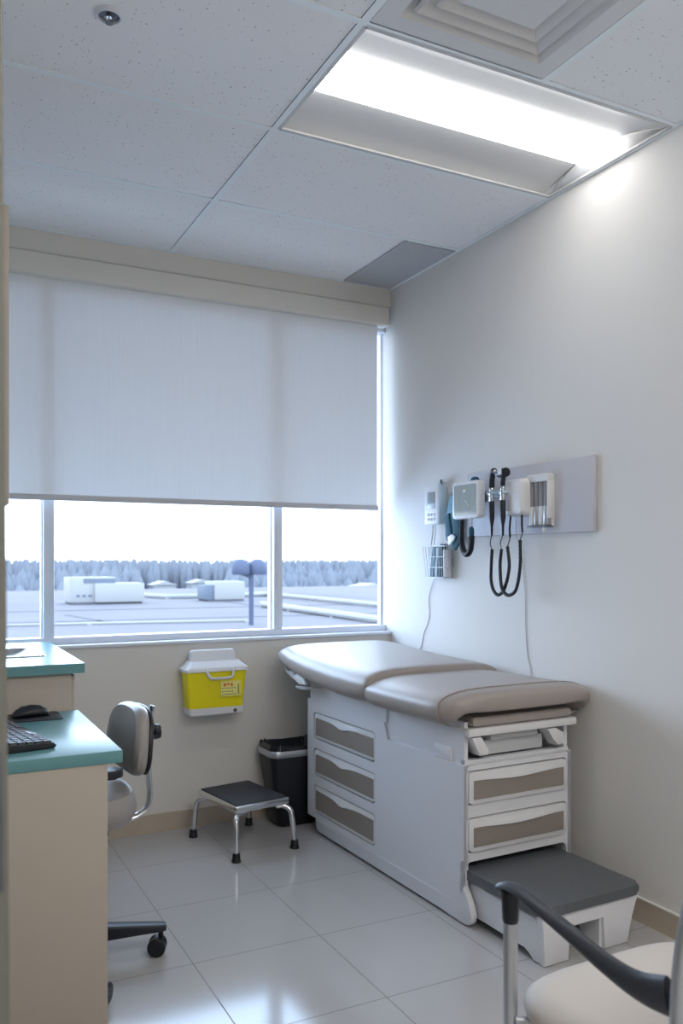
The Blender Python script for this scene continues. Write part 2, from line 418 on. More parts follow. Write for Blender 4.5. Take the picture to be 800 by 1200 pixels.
# near side: plain plate in front, drawer field behind
plate = [(.02, .060), (.61, .060), (.61, Z2), (.552, Z2), (.527, Z1), (.02, Z1)]
body.prism(plate, 'x', 0, .018)
DR = [(.440, .566), (.268, .396), (.092, .226)]
lim = [(.418, Z2), (.247, .418), (.068, .247)]
for (z0, z1), (l0, l1) in zip(DR, lim):
    body.cell((.61, l0, 1.245, l1), (.624, z0, 1.183, z1, .018), .03, side)
body.box(.0, 1.2435, .068, UB, 1.2455, Z2)
body.box(.485, .02, .07, UB, 1.244, .56)
# front frame
FD = [(.415, .536), (.248, .371)]
body.cell((-.0, .393, UB, Z1), (.010, .416, .480, .536, .018), .03, front)
body.cell((-.0, .222, UB, .393), (.010, .249, .480, .371, .018), .03, front)
# stiles and rounded head of the step opening
body.prism([(0, .222), (0, .05), (.006, .05), (.007, .19), (.013, .208), (.026, .216), (.46, .216), (.474, .208), (.480, .19), (.481, .05), (UB, .05), (UB, .222)], 'y', .02, .045)
body.box(.018, .028, .553, .487, 1.243, .557)
body.build('cabinet_body', M['whitetable'], T)
# base skirt with the swelling foot
sk = [(.02, .135), (.012, .115), (-.006, .095), (-.020, .075), (-.028, .050), (-.026, .026), (-.014, .012), (.01, .006), (.10, .006), (.13, .014), (1.12, .014), (1.15, .02), (1.158, .055), (1.158, .066), (.06, .066), (.03, .10)]
MB().prism(sk, 'x', -.004, .02, .003).prism(sk, 'x', .485, UB+.004, .004).box(.02, 1.12, .014, .49, 1.156, .068).build('base_skirt', M['whitetable'], T)
MB().box(.022, .05, .018, .482, 1.11, .06).box(.03, .30, .06, .475, .31, .22).build('underside', M['cavity_shade'], T)
# upper frame (apron) with open tray bay at the foot end
ap = MB().box(.010, .032, Z1, .026, 1.236, .706).box(.478, .032, Z1, .494, 1.236, .706).box(.026, .45, Z1, .478, 1.236, .706)
ap.box(.010, .026, .556, .494, .05, .572)
ap.build('apron', M['whitetable'], T)
MB().box(.027, .20, .573, .477, .449, .70).build('bay_back_shade', M['cavity_shade'], T)  # dark block paints the shade deep in the tray bay
MB().box(.001, .10, .556, .012, .205, .608, .005).build('side_latch', M['whitetable'], T)
MB().box(.003, .535, .622, .012, .545, .704).build('seam', M['greyplastic'], T)

def drawer_side(z0, z1):
    a0, a1 = .630, 1.176; zb, zt = z0+.006, z1-.005
    MB().prism(rrect(.626, z0+.002, 1.181, z1-.002, .028), 'x', .007, .012).build('drawer_gap_shade', M['cavity_shade'], T)  # dark plate paints the shade in the gap around the drawer
    d = MB().prism(rrect(a0, zb, a1, zt, .016), 'x', .002, .022, .003).build('drawer', M['drawerwhite'], T)
    n = 18; h = zt-zb; top = []
    for i in range(n+1):
        t = i/n; a = a1-.014-(a1-a0-.022)*t
        top.append((a, zt-.022-.013*math.exp(-((t-.50)/.18)**2)))
    MB().prism([(a0+.008, zb+.013), (a1-.014, zb+.013)]+top, 'x', .0005, .004).build('front_panel', M['vinylside'], d, label='taupe drawer panel')
    lip = []
    mid = (a0+a1)/2
    rings = []
    for i in range(13):
        t = i/12; a = a1-.13-(a1-a0-.26)*t; k = math.sin(PI*t)**.6+.02
        zc = zt-.021-.013*math.exp(-((t-.50)/.19)**2)
        rings.append([(.002, a, zt-.008), (.002-.009*k, a, zc+.007), (.002-.010*k, a, zc), (.004, a, zc-.004)])
    MB().loft(rings, cap=True).build('drawer_pull', M['drawerwhite'], d)
def drawer_front(z0, z1):
    a0, a1 = .015, .475; zb, zt = z0+.005, z1-.004
    MB().prism(rrect(.0105, z0+.0015, .4795, z1-.0015, .028), 'y', .028, .034).build('drawer_gap_shade', M['cavity_shade'], T)  # dark plate behind the front, painting the gap's shade
    d = MB().prism(rrect(a0, zb, a1, zt, .016), 'y', .010, .04, .004).build('drawer', M['drawerwhite'], T)
    n = 18; top = []
    for i in range(n+1):
        t = i/n; a = a1-.020-(a1-a0-.040)*t
        top.append((a, zt-.029-.007*math.exp(-((t-.55)/.30)**2)))
    MB().prism([(a0+.020, zb+.016), (a1-.020, zb+.016)]+top, 'y', .0075, .012).build('front_panel', M['vinylside'], d, label='taupe drawer panel')
    rings = []
    for i in range(13):
        t = i/12; a = a1-.05-(a1-a0-.10)*t; k = math.sin(PI*t)**.6+.02
        zc = zt-.028-.007*math.exp(-((t-.55)/.32)**2)
        rings.append([(a, .011, zt-.010), (a, .010-.010*k, zc+.010), (a, .010-.011*k, zc), (a, .012, zc-.004)])
    MB().loft(rings, cap=True).build('drawer_pull', M['drawerwhite'], d)
for z0, z1 in DR: drawer_side(z0, z1)
for z0, z1 in FD: drawer_front(z0, z1)

# tray bay contents
MB().box(.002, -.006, .660, .508, .031, .688, .005).box(.03, .028, .662, .475, .19, .686).build('pull_out_shelf', M['white'], T)
rg = []
for y, k in ((.004, .55), (.010, .9), (.03, 1), (.19, 1)):
    rg.append([(x, y, .703+(z-.703)*k) for x, z in rrect(.028, .689, .490, .727, .014)])
MB().loft(rg).build('leg_rest_pad', M['vinyl'], T)
tr = MB().box(.085, .045, .577, .385, .19, .632, .006).box(.12, .022, .632, .345, .19, .657, .01)
tr.build('basin_tray', M['greyplastic'], T)
for pg in ([(.018, .656), (.066, .656), (.098, .606), (.098, .588), (.060, .588), (.050, .606)], [(.362, .656), (.412, .656), (.452, .634), (.456, .592), (.420, .588), (.402, .618)]):
    MB().prism(pg, 'y', .004, .06, .005).build('stirrup_bracket', M['white'], T)

# cushions
def cushion(stations, n=44, e=4.5, lift=0.):
    rings = []
    for v, w, zb, zt, du in stations:
        cz, hz = (zb+zt)/2, (zt-zb)/2; ring = []
        for j in range(n):
            a = 2*PI*j/n; ca, sa = math.cos(a), math.sin(a)
            x = math.copysign(abs(ca)**(2/e), ca); z = math.copysign(abs(sa)**(2/2.6), sa)
            zz = cz+hz*z
            if sa < 0: zz += lift*max(0, min(1, (v+.040)/.040))*max(0, 1-(abs(x)*w/.30)**8)*min(1, -z*1.6)
            ring.append((.25+du+w*x, v, zz))
        rings.append(ring)
    return MB().loft(rings)
def densify(st, k=5):
    P = [Vector((s[0], s[1], s[2])) for s in st]; Q = [Vector((s[3], s[4], 0)) for s in st]
    a, b = catmull(P, k), catmull(Q, k); return [(p.x, p.y, p.z, q.x, q.y) for p, q in zip(a, b)]
seat = [(-.040, .235, .766, .784, 0), (-.036, .270, .745, .800, 0), (-.024, .303, .722, .812, 0), (-.002, .326, .701, .818, 0), (.03, .342, .688, .820, 0), (.07, .350, .682, .8205, 0), (.13, .352, .680, .819, 0), (.30, .351, .678, .816, 0), (.45, .348, .676, .814, 0), (.535, .343, .678, .812, 0), (.565, .336, .690, .806, 0), (.575, .320, .725, .785, 0)]
MB.build(cushion(densify(seat), 60, lift=.062), 'seat_cushion', M['vinyl'], T)
# welt seam across the foot end
w = []
for i in range(49):
    a = math.radians(-62+304*i/48); ca, sa = math.cos(a), math.sin(a)
    w.append((.25+.3485*math.copysign(abs(ca)**(2/4.5), ca), .045, .7525+.0695*math.copysign(abs(sa)**(2/2.6), sa)))
MB().tube(w, .0025, 6).build('piping', M['vinyl'], T)
back = [(.540, .322, .750, .800, 0), (.545, .334, .722, .826, 0), (.56, .342, .700, .836, 0), (.60, .347, .684, .840, 0), (.70, .351, .678, .842, 0), (.90, .353, .684, .846, 0), (1.10, .354, .704, .853, 0), (1.24, .352, .724, .861, 0), (1.34, .346, .744, .867, 0), (1.40, .334, .756, .864, 0), (1.43, .305, .772, .850, 0), (1.438, .26, .798, .825, 0)]
MB.build(cushion(densify(back), 60, lift=.030), 'back_cushion', M['vinyl'], T)
MB().prism([(.0, .62), (.0, 1.22), (-.055, 1.29), (-.055, 1.36), (-.02, 1.405), (.52, 1.405), (.555, 1.36), (.555, 1.29), (.5, 1.22), (.5, .62)], 'z', .700, .712, T=Matrix.Translation((0, .62, .70)) @ Matrix.Rotation(math.radians(2.6), 4, 'X') @ Matrix.Translation((0, -.62, -.70))).build('backrest_plate', M['white'], T)
MB().prism([(1.20, .728), (1.33, .738), (1.385, .770), (1.36, .735), (1.28, .712), (1.19, .700)], 'x', -.062, -.03, .004).build('paper_roll_bracket', M['white'], T)
rc = MB().prism([(1.10, .706), (1.13, .735), (1.19, .748), (1.225, .738), (1.215, .715), (1.17, .700)], 'x', -.085, -.058, .006)
rc.build('side_handle', M['white'], T)
MB().tube(catmull([(-.0, 1.10, .690), (-.035, 1.13, .686), (-.05, 1.19, .678), (-.052, 1.26, .674)]), [(.004, .004)]*6+[(.008, .004)]*13, 8).build('release_lever', M['greyplastic'], T)
MB().box(.02, 1.232, .60, .48, 1.247, .705, .004).build('rear_cover', M['whitetable'], T)

# pull-out step
arch = []
def leg_side(x0, x1):
    return [(-.352, .004), (-.300, .004), (-.285, .022), (-.265, .03), (.27, .03), (.27, .19), (-.352, .19)]
st = MB()
fp = [(.032, .002), (.135, .002), (.135, .112), (.288, .112), (.288, .002), (.398, .002), (.402, .05), (.418, .09), (.434, .13), (.450, .157), (.020, .157), (.028, .10)]
st.prism(fp, 'y', -.352, -.325, .004)
st.prism([(-.34, .004), (-.30, .004), (-.285, .022), (-.26, .032), (.24, .032), (.26, .05), (.28, .157), (-.34, .157)], 'x', .030, .052, .003)
st.prism([(-.34, .004), (-.30, .004), (-.285, .022), (-.26, .032), (.24, .032), (.26, .05), (.28, .157), (-.34, .157)], 'x', .393, .412, .003)
st.prism([(-.34, .004), (-.285, .004), (-.25, .04), (-.20, .10), (.2, .112), (.2, .13), (-.34, .13)], 'x', .278, .29).prism([(-.34, .004), (-.285, .004), (-.25, .04), (-.20, .10), (.2, .112), (.2, .13), (-.34, .13)], 'x', .133, .145)
st.box(.03, -.34, .14, .42, .28, .157)
step = st.build('pull_out_step', M['whitetable'], T)
MB().prism(rrect(.012, -.362, .458, .288, .03), 'z', .1575, .190, .013, 3).build('tread', M['tread'], step, label='dark grey ribbed rubber tread')

# ------------------------------------------------------------------ step stool
T = thing('step_stool', 'low chrome step stool with black rubber top on tiled floor', 'step stool', (1.327, 3.588, 0), math.radians(9.5))
hx, hy = .135, .178
MB().box(-hx, -hy, .193, hx, hy, .223, .006, 3).build('rim', M['chrome'], T)
MB().box(-hx+.010, -hy+.010, .2225, hx-.010, hy-.010, .2272, .001).build('tread_mat', M['blackmat'], T)
for sx in (-1, 1):
    for sy in (-1, 1):
        p = catmull([(sx*(hx-.05), sy*(hy-.03), .186), (sx*(hx-.018), sy*(hy-.016), .184), (sx*(hx+.002), sy*(hy+.004), .165), (sx*(hx+.007), sy*(hy+.012), .125), (sx*(hx+.012), sy*(hy+.022), .02)])
        lg = MB().tube(p, .0125, 14).box(sx*(hx-.05)-.012, sy*(hy-.03)-.01, .184, sx*(hx-.05)+.012, sy*(hy-.03)+.01, .199).build('leg', M['chrome'], T)
        MB().lathe([(.0195, 0), (.021, .004), (.0175, .014), (.0165, .034), (.0145, .038)], (sx*(hx+.0125), sy*(hy+.023), 0), 18).build('rubber_foot', M['black'], lg)

# ------------------------------------------------------------------ waste bin
T = thing('waste_bin', 'black waste bin with black liner between step stool and exam table', 'bin', (1.655, 3.775, 0))
def rr3(w, h, r, z): return [(x, y, z) for x, y in rrect(-w, -h, w, h, r, 6)]
MB().loft([rr3(.100, .075, .035, .002), rr3(.108, .082, .037, .02), rr3(.150, .106, .045, .345), rr3(.143, .099, .043, .345), rr3(.100, .075, .033, .03)]).build('bin_body', M['black'], T)
MB().loft([rr3(.151, .107, .046, .338), rr3(.156, .112, .048, .345), rr3(.156, .112, .048, .364), rr3(.152, .108, .046, .370), rr3(.145, .101, .044, .368), rr3(.144, .100, .043, .340)], cap=False).build('rim', M['alu'], T)
rings = []
for k, (s, z) in enumerate(((1.0, .371), (1.0, .384), (.94, .386), (.88, .372), (.80, .345), (.66, .315), (.5, .30))):
    ring = []
    for i, (x, y) in enumerate(rrect(-.147, -.103, .147, .103, .044, 12)):
        j = random.uniform(-1, 1)
        ring.append((x*s*(1+.012*j), y*s*(1+.012*j), z+(.013*random.uniform(-1, 1) if 0 < k else 0)))
    rings.append(ring)
rings.append([(p[0]*.1, p[1]*.1, .31) for p in rings[-1]])
MB().loft(rings, cap=False).build('liner', M['bag'], T, ang=20)

# ------------------------------------------------------------------ swivel chair
CX, CY = .437, 2.735
T = thing('swivel_chair', 'grey vinyl swivel chair with chrome back bar tucked under the desk', 'chair', (CX, CY, 0))
def pad(rx, ry, z0, z1, e=3., n=36, c=(0, 0)):
    rings = []
    for k, zz in ((.80, 0), (.93, .08), (1., .3), (1.01, .5), (.99, .72), (.93, .9), (.82, .97), (.5, 1.0)):
        rings.append([(c[0]+rx*k*math.copysign(abs(math.cos(2*PI*j/n))**(2/e), math.cos(2*PI*j/n)), c[1]+ry*k*math.copysign(abs(math.sin(2*PI*j/n))**(2/e), math.sin(2*PI*j/n)), z0+(z1-z0)*zz) for j in range(n)])
    return MB().loft(rings)
pad(.196, .20, .455, .562, 2.6).build('seat', M['chairvinyl'], T)
MB().box(-.10, -.10, .415, .10, .10, .456, .01).build('seat_plate', M['black'], T)
MB().cyl((0, 0, .12), (0, 0, .27), .026).cyl((0, 0, .26), (0, 0, .41), .017).build('gas_lift', M['black'], T)
hub = MB().lathe([(.034, .075), (.042, .085), (.042, .12), (.030, .135)]).build('hub', M['black'], T)
a0 = math.atan2(2.687-CY, .702-CX)
for k in range(5):
    a = a0-k*2*PI/5; ca, sa = math.cos(a), math.sin(a); R = .279
    b = MB(); rg = []
    for t, w_, z0, z1 in ((.03, .026, .07, .125), (.12, .024, .074, .118), (.22, .022, .078, .108), (.280, .021, .079, .102), (.295, .016, .081, .100)):
        rg.append([(ca*t-sa*y, sa*t+ca*y, z) for y, z in rrect(-w_, z0, w_, z1, .006, 3)])
    arm = b.loft(rg).build('base_arm', M['black'], T)
    cs = MB(); cxp, cyp = ca*R, sa*R
    sw = a+[1.35, .9, -.6, .4, 2.][k]; px_, py_ = math.cos(sw), math.sin(sw)
    off = .012
    qx, qy = cxp+off*-py_, cyp+off*px_
    for sd in (-1, 1):
        cs.tube([(qx+px_*sd*.004, qy+py_*sd*.004, .0295), (qx+px_*sd*.007, qy+py_*sd*.007, .0295), (qx+px_*sd*.022, qy+py_*sd*.022, .0295), (qx+px_*sd*.026, qy+py_*sd*.026, .0295)], [.028, .0295, .0295, .026], 20)
    cs.tube([(qx-px_*.02, qy-py_*.02, .036), (qx+px_*.02, qy+py_*.02, .036)], .022, 14)
    cs.cyl((cxp, cyp, .04), (cxp, cyp, .082), .008)
    cs.build('caster', M['black'], arm)
# backrest: pad faces the desk (-X), thin black shell behind, chrome flat bar
BR = Matrix.Translation((.222, .03, .695)) @ Matrix.Rotation(math.radians(4), 4, 'Z') @ Matrix.Rotation(math.radians(7), 4, 'Y')
def bpad(x0, x1, w, h, e=3.2, n=32, prof=((.86, 0), (.96, .12), (1, .35), (.98, .62), (.90, .86), (.7, .97), (.3, 1.))):
    rings = []
    for k, t in prof:
        ring = []
        for j in range(n):
            c_, s_ = math.cos(2*PI*j/n), math.sin(2*PI*j/n)
            y = w*k*math.copysign(abs(c_)**(2/e), c_); z = h*k*math.copysign(abs(s_)**(2/e), s_)
            ring.append((x0+(x1-x0)*t-.10*y*y/.18*1., y*(1-.12*(z/h)), z))
        rings.append(ring)
    return rings
MB().loft(bpad(0, -.056, .172, .110), T=BR).build('backrest', M['chairvinyl'], T)
MB().loft(bpad(.014, -.002, .171, .109, prof=((.7, 0), (.9, .2), (.98, .6), (.97, 1.))), T=BR).build('back_shell', M['black'], T)
bar = catmull([(.268, .03, .795), (.256, .03, .75), (.248, .03, .70), (.254, .03, .58), (.258, .03, .50), (.248, .03, .46), (.212, .03, .436), (.15, .03, .427), (.05, .03, .425)])
MB().tube(bar, [(.015, .0095)]*len(bar), 14, up=(0, 1, 0)).build('back_bar', M['chrome'], T)
MB().cyl((.24, .03, .705), (.285, .03, .708), .010).cyl((.274, .03, .708), (.292, .03, .708), .026, .023).build('knob', M['black'], T)
MB().prism(rrect(-.06, -.03, .114, .03, .028), 'z', .636, .662, .009, 3, T=Matrix.Translation((.0, -.225, 0))).tube([(.02, -.225, .64), (.02, -.235, .47), (.02, -.12, .435)], .011, 8).build('armrest', M['black'], T)

# ------------------------------------------------------------------ desk
ZD = .752
T = thing('desk', 'cream desk with teal laminate worktop in front of the sink counter', 'desk', (.2, 2.34, 0))
MB().box(XL+.002-.2, 0, ZD-.034, (.514)-.2, .705, ZD, .003).build('worktop', M['teal'], T)
MB().box(XL+.002-.2, .004, 0, .4735-.2, .026, ZD-.034, .001).build('end_panel', M['creamlam'], T)
MB().box(XL+.002-.2, .026, .55, -.28, .70, ZD-.034).build('back_rail', M['creamlam'], T)

T = thing('sink_base_cabinet', 'cream laminate base cabinet carrying the sink counter under the window', 'cabinet', (.2, 3.05, 0))
MB().box(XL+.002-.2, 0, .08, .490-.2, .84, .8825, .002).box(XL+.002-.2, .01, 0, .43-.2, .84, .08).build('carcass', M['creamlam'], T)
for y0 in (.02, .43):
    dd = MB().box(.2905, y0, .10, .306, y0+.395, .872, .002).build('cabinet_door', M['creamlam'], T)
    MB().tube([(.306, y0+.33, .60), (.328, y0+.33, .60), (.328, y0+.33, .72), (.306, y0+.33, .72)], .004, 8).build('handle', M['steel'], dd)
ZK = .917
SX0, SX1, SY0, SY1 = .02, .425, 3.33, 3.64
ct = MB()
for a in ((XL+.002, 3.03, SX0, YB-.001), (SX0, 3.03, SX1, SY0), (SX0, SY1, SX1, YB-.001), (SX1, 3.03, .533, YB-.001)): ct.box(a[0], a[1], ZK-.034, a[2], a[3], ZK)
tag(ct.build('sink_counter', M['teal']), 'teal laminate counter holding the steel sink by the window', 'counter')
T = thing('steel_sink', 'stainless steel sink bowl set into the teal counter by window', 'sink', ((SX0+SX1)/2, (SY0+SY1)/2, ZK))
w_, h_ = (SX1-SX0)/2, (SY1-SY0)/2
MB().loft([rr3(w_+.02, h_+.02, .03, .0005), rr3(w_+.018, h_+.018, .03, .005), rr3(w_-.004, h_-.004, .04, .004), rr3(w_-.010, h_-.010, .045, -.006), rr3(w_-.03, h_-.03, .05, -.026), rr3(w_-.05, h_-.05, .05, -.031)], cap=False).quad((-w_+.05, -h_+.05, -.031), (w_-.05, -h_+.05, -.031), (w_-.05, h_-.05, -.031), (-w_+.05, h_-.05, -.031)).build('bowl', M['steel'], T)
T = thing('wall_cabinet', 'cream wall cabinet edge high above the sink at left', 'cabinet', (0, 2.235, 1.415))
MB().box(XL+.002, 0, 0, .193, 1.0, .75, .001).build('carcass', M['creamlam'], T)
for y0 in (.003, .503): MB().box(.194, y0, .002, .2105, y0+.494, .748, .002).build('cabinet_door', M['creamlam'], T)

# keyboard, mouse, pad
T = thing('keyboard', 'black computer keyboard lying on the teal desk', 'keyboard', (.225, 2.648, ZD), math.radians(101))
tilt = .055
kz = lambda y: .016+tilt*(y+.08)
MB().prism([(-.083, 0), (.075, 0), (.075, kz(.075)), (-.083, kz(-.083)), (-.09, .008)], 'x', -.22, .22, .003).build('keyboard_case', M['black'], T)
km = None
for r in range(6):
    for q in range(16):
        x = -.205+q*.0273; y = -.066+r*.0232
        if r == 0 and 4 <= q <= 8:
            if q == 4: MB().box(x-.0115, y-.0095, kz(y)-.001, x+.0273*4+.0115, y+.0095, kz(y)+.006, .002).build('key', M['keycap'], T)
            continue
        if km is None:
            km = MB().loft([rr3(.0125, .0103, .002, -.001), rr3(.0115, .0092, .003, .006), rr3(.0105, .0082, .003, .0068)]).build('key', M['keycap'], T); k = km
        else:
            k = km.copy(); col.objects.link(k)
        k.parent = T; k.location = (x, y, kz(y)); k.rotation_euler = (math.atan(tilt), 0, 0)
tag(MB().prism(rrect(.19, 2.885, .440, 3.035, .012), 'z', ZD, ZD+.004, .001).build('mouse_pad', M['blackmat']), 'black mouse pad on the teal desk beside the keyboard', 'mouse pad')
T = thing('computer_mouse', 'black computer mouse resting on the mouse pad', 'mouse', (.345, 2.962, ZD+.004), math.radians(96))
rg = []
for t, w_, h_ in ((-.058, .016, .010), (-.052, .026, .022), (-.03, .031, .036), (0, .031, .040), (.03, .030, .034), (.048, .027, .024), (.057, .018, .012)):
    rg.append([(w_*math.cos(2*PI*j/24), t, max(0, h_*(.35+.65*math.sin(2*PI*j/24)) if math.sin(2*PI*j/24) > 0 else h_*.35*(1+math.sin(2*PI*j/24)*1.0))) for j in range(24)])
MB().loft(rg).build('mouse_shell', M['black'], T)
MB().tube([(0, .026+.007*math.cos(a), .0285+.007*math.sin(a)) for a in [2*PI*i/16 for i in range(16)]], .003, 8, closed=True).build('scroll_wheel', M['darkgrey'], T)

# ------------------------------------------------------------------ sharps container on the back wall
T = thing('sharps_container', 'yellow sharps container with white lid in bracket on wall below window', 'sharps bin', (1.275, YB, .548))
dpt = -.122
MB().loft([[(x, y, z) for x, y in rrect(-w, -.118+b, w, -.012, .012)] for w, z, b in ((.132, .03, .012), (.140, .12, .004), (.147, .215, 0))]).build('tub', M['yellow'], T)
lid = MB().loft([[(x, y, z) for x, y in rrect(-w, -.124-b, w, -.008, .014)] for w, z, b in ((.150, .205, 0), (.156, .207, .003), (.156, .220, .003), (.148, .226, 0), (.132, .240, -.02), (.122, .252, -.03))])
lid.prism([(-.118, .245), (-.112, .296), (-.102, .304), (.098, .304), (.108, .296), (.116, .245)], 'y', -.062, -.028, .008, 3)
lid.build('lid', M['lidwhite'], T)
hd = catmull([(-.058, -.122, .217), (-.050, -.131, .195), (-.034, -.135, .176), (.0, -.136, .174), (.055, -.136, .176), (.072, -.134, .186), (.076, -.128, .217)])
MB().tube(hd, [(.009, .005)]*len(hd), 10).build('handle', M['lidwhite'], T)
br = MB().loft([[(x, y, z) for x, y in rrect(-w, -.126+b, w, -.010, .012)] for w, z, b in ((.124, 0, .01), (.134, .006, 0), (.139, .038, -.004), (.136, .036, .0), (.12, .012, .012))]).box(-.10, -.014, .0, .10, .001, .24)
br.build('wall_bracket', M['white'], T)
lockp = MB().cyl((.085, -.118, .018), (.085, -.129, .018), .009).build('lock', M['ink'], T, label='small dark lock on bracket')
lb = MB().box(.016, -.1205, .085, .116, -.1165, .158).build('warning_label', M['paleyellow'], T, label='pale warning label with red and dark print')
pr = MB()
for i in range(3): pr.box(.030+i*.017, -.1212, .133+.004*(i == 1), .042+i*.017, -.1204, .147)
pr.build('red_print', M['red'], lb)
pr = MB()
for r, (z, n) in enumerate(((.122, 6), (.106, 5), (.093, 6))):
    for i in range(n): pr.box(.022+i*.012, -.1212, z, .022+i*.012+.007, -.1204, z+.004)
for i in range(6): pr.box(.101, -.1212, .094+i*.008, .107, -.1204, .0995+i*.008)
pr.build('dark_print', M['ink'], lb)

# ------------------------------------------------------------------ right-wall instruments
tag(MB().box(2.269, 2.372, 1.386, XR-.0005, 3.18, 1.675, .004).build('mounting_board', M['panel']), 'pale grey rectangular mounting board fixed to right wall', 'wall board')
XB = 2.269
T = thing('diagnostic_wall_unit', 'white wall transformer with two instrument cradles on the grey board', 'medical device', (XB, 2.757, 1.46))
rg = []
for dx, k in ((0, 1.), (-.035, 1.), (-.062, .97), (-.076, .88), (-.080, .72)):
    rg.append([(dx, y*k, .077+(z-.077)*k) for y, z in rrect(-.066, .0, .066, .155, .022, 6)])
MB().loft(rg).build('housing', M['white'], T)
MB().prism([(.005, .02), (.070, .02), (.070, .105), (.015, .105), (-.003, .08)], 'x', -.082, -.03, .006).build('front_recess_shade', M['panel'], T)  # raised bluish-grey panel paints the shade of a recessed front
cr = MB().box(-.085, .023, .088, -.02, .138, .112, .006)
cr.box(-.02, .023, .02, 0, .138, .12, .004)
for y in (.030, .105): cr.tube([(-.1+.017*math.cos(a), y+.017*math.sin(a), .1) for a in [PI*.72*(i/10*2-1) for i in range(11)]], (.006), 8)
cr.build('handle_cradle', M['paleblue'], T)
def handle(name, label, y, head):
    T = thing(name, label, 'medical instrument', (2.169, y, 1.36))
    MB().lathe([(.0045, 0.02), (.006, .06), (.0105, .085), (.0118, .10), (.0118, .165), (.0105, .168)], n=18).build('grip', M['black'], T)
    MB().lathe([(.0105, .166), (.0112, .168), (.0112, .192), (.0095, .194)], n=18).build('collar', M['steel'], T, label='silver collar')
    MB().lathe([(.0095, .19), (.0118, .193), (.0118, .207), (.0095, .212)], n=18).lathe([(.010, .210), (.0105, .212), (.0105, .224), (.009, .226)], n=18).build('neck', M['steel'], T)
    if head == 'ophthalmoscope':
        h = MB().tube(catmull([(0, 0, .222), (0, -.001, .245), (0, -.004, .27), (-.004, -.016, .290), (-.006, -.026, .294)]), [(.0125, .010)]*8+[(.0135, .012)]*9, 14)
        h.build('viewing_head', M['black'], T)
        MB().ball((-.006, -.028, .290), .009).build('lens_wheel', M['steel'], T)
    else:
        h = MB().tube(catmull([(0, 0, .222), (0, 0, .24), (0, -.004, .258), (0, -.010, .272)]), [(.010, .010)]*10, 14)
        h.tube([(0, .028, .278), (0, .022, .279), (0, -.020, .281), (0, -.026, .281)], [.013, .017, .020, .018], 18)
        h.build('viewing_head', M['black'], T)
        MB().lathe([(.013, 0), (.006, .022), (.004, .03)], T=Matrix.Translation((0, .028, .278)) @ Matrix.Rotation(-PI/2, 4, 'X'), n=16).build('speculum', M['steel'], T)
        MB().prism(rrect(-.016, .272, .008, .294, .004), 'x', -.0215, -.0195).build('lens', M['lidwhite'], T)
    return T
A = handle('ophthalmoscope', 'black hand-held scope hanging left in wall cradle with curved head', 2.862, 'ophthalmoscope')
B = handle('otoscope', 'black hand-held scope hanging right in wall cradle with silver-topped head', 2.787, 'otoscope')
def cord(T, pts_thin1, pts_thick, pts_thin2):
    l = Vector(T.location); loc = lambda P: [Vector(p)-l for p in P]
    MB().tube(catmull(loc(pts_thin1)), .0022, 6).build('wire', M['black'], T)
    q = catmull(loc(pts_thick), 14); rr = [.0078 if i % 2 else .0068 for i in range(len(q))]
    MB().tube(q, rr, 10).build('coiled_cord', M['black'], T)
    MB().tube(catmull(loc(pts_thin2)), [.0045 if i > 6 else .0022 for i in range(6*(len(pts_thin2)-1)+1)], 6).build('wire', M['black'], T)
cord(A, [(2.169, 2.862, 1.385), (2.169, 2.872, 1.35), (2.169, 2.861, 1.325)], [(2.169, 2.861, 1.325), (2.169, 2.866, 1.26), (2.169, 2.867, 1.195), (2.172, 2.852, 1.15), (2.175, 2.822, 1.134), (2.18, 2.788, 1.165), (2.19, 2.772, 1.25), (2.195, 2.790, 1.335)], [(2.195, 2.790, 1.335), (2.198, 2.778, 1.37), (2.2, 2.782, 1.41), (2.2, 2.775, 1.463)])
cord(B, [(2.169, 2.787, 1.385), (2.169, 2.803, 1.35), (2.169, 2.797, 1.325)], [(2.169, 2.797, 1.325), (2.169, 2.806, 1.26), (2.169, 2.799, 1.18), (2.172, 2.782, 1.146), (2.176, 2.754, 1.135), (2.182, 2.718, 1.16), (2.19, 2.703, 1.25), (2.195, 2.708, 1.36)], [(2.195, 2.708, 1.36), (2.198, 2.698, 1.39), (2.2, 2.703, 1.42), (2.2, 2.703, 1.463)])

T = thing('specula_dispenser', 'white specula dispenser with four grey tubes on the grey board', 'dispenser', (XB, 2.649, 1.415))
MB().box(-.040, -.062, .178, .001, .062, .210, .005).box(-.012, -.062, .0, .001, .062, .18, .003).box(-.036, -.064, .03, 0, -.058, .18, .002).build('housing', M['white'], T)
for i in range(4):
    MB().cyl((-.023, -.042+i*.028, .004), (-.023, -.042+i*.028, .18), .0125, n=16).build('specula_tube', M['clear'], T)
    MB().lathe([(.0125, .006), (.0132, .007), (.0132, .05), (.0132, .075), (.009, .10), (.0125, .101)], (-.0232, -.042+i*.028, 0), 16).build('specula_stack', M['white' if i % 2 else 'alu'], T)
MB().box(-.038, -.06, -.004, 0, .06, .004, .001).build('base_tray', M['darkgrey'], T)
MB().cyl((-.03, -.035, -.022), (-.03, -.035, -.003), .007, n=12).build('release_knob', M['white'], T)

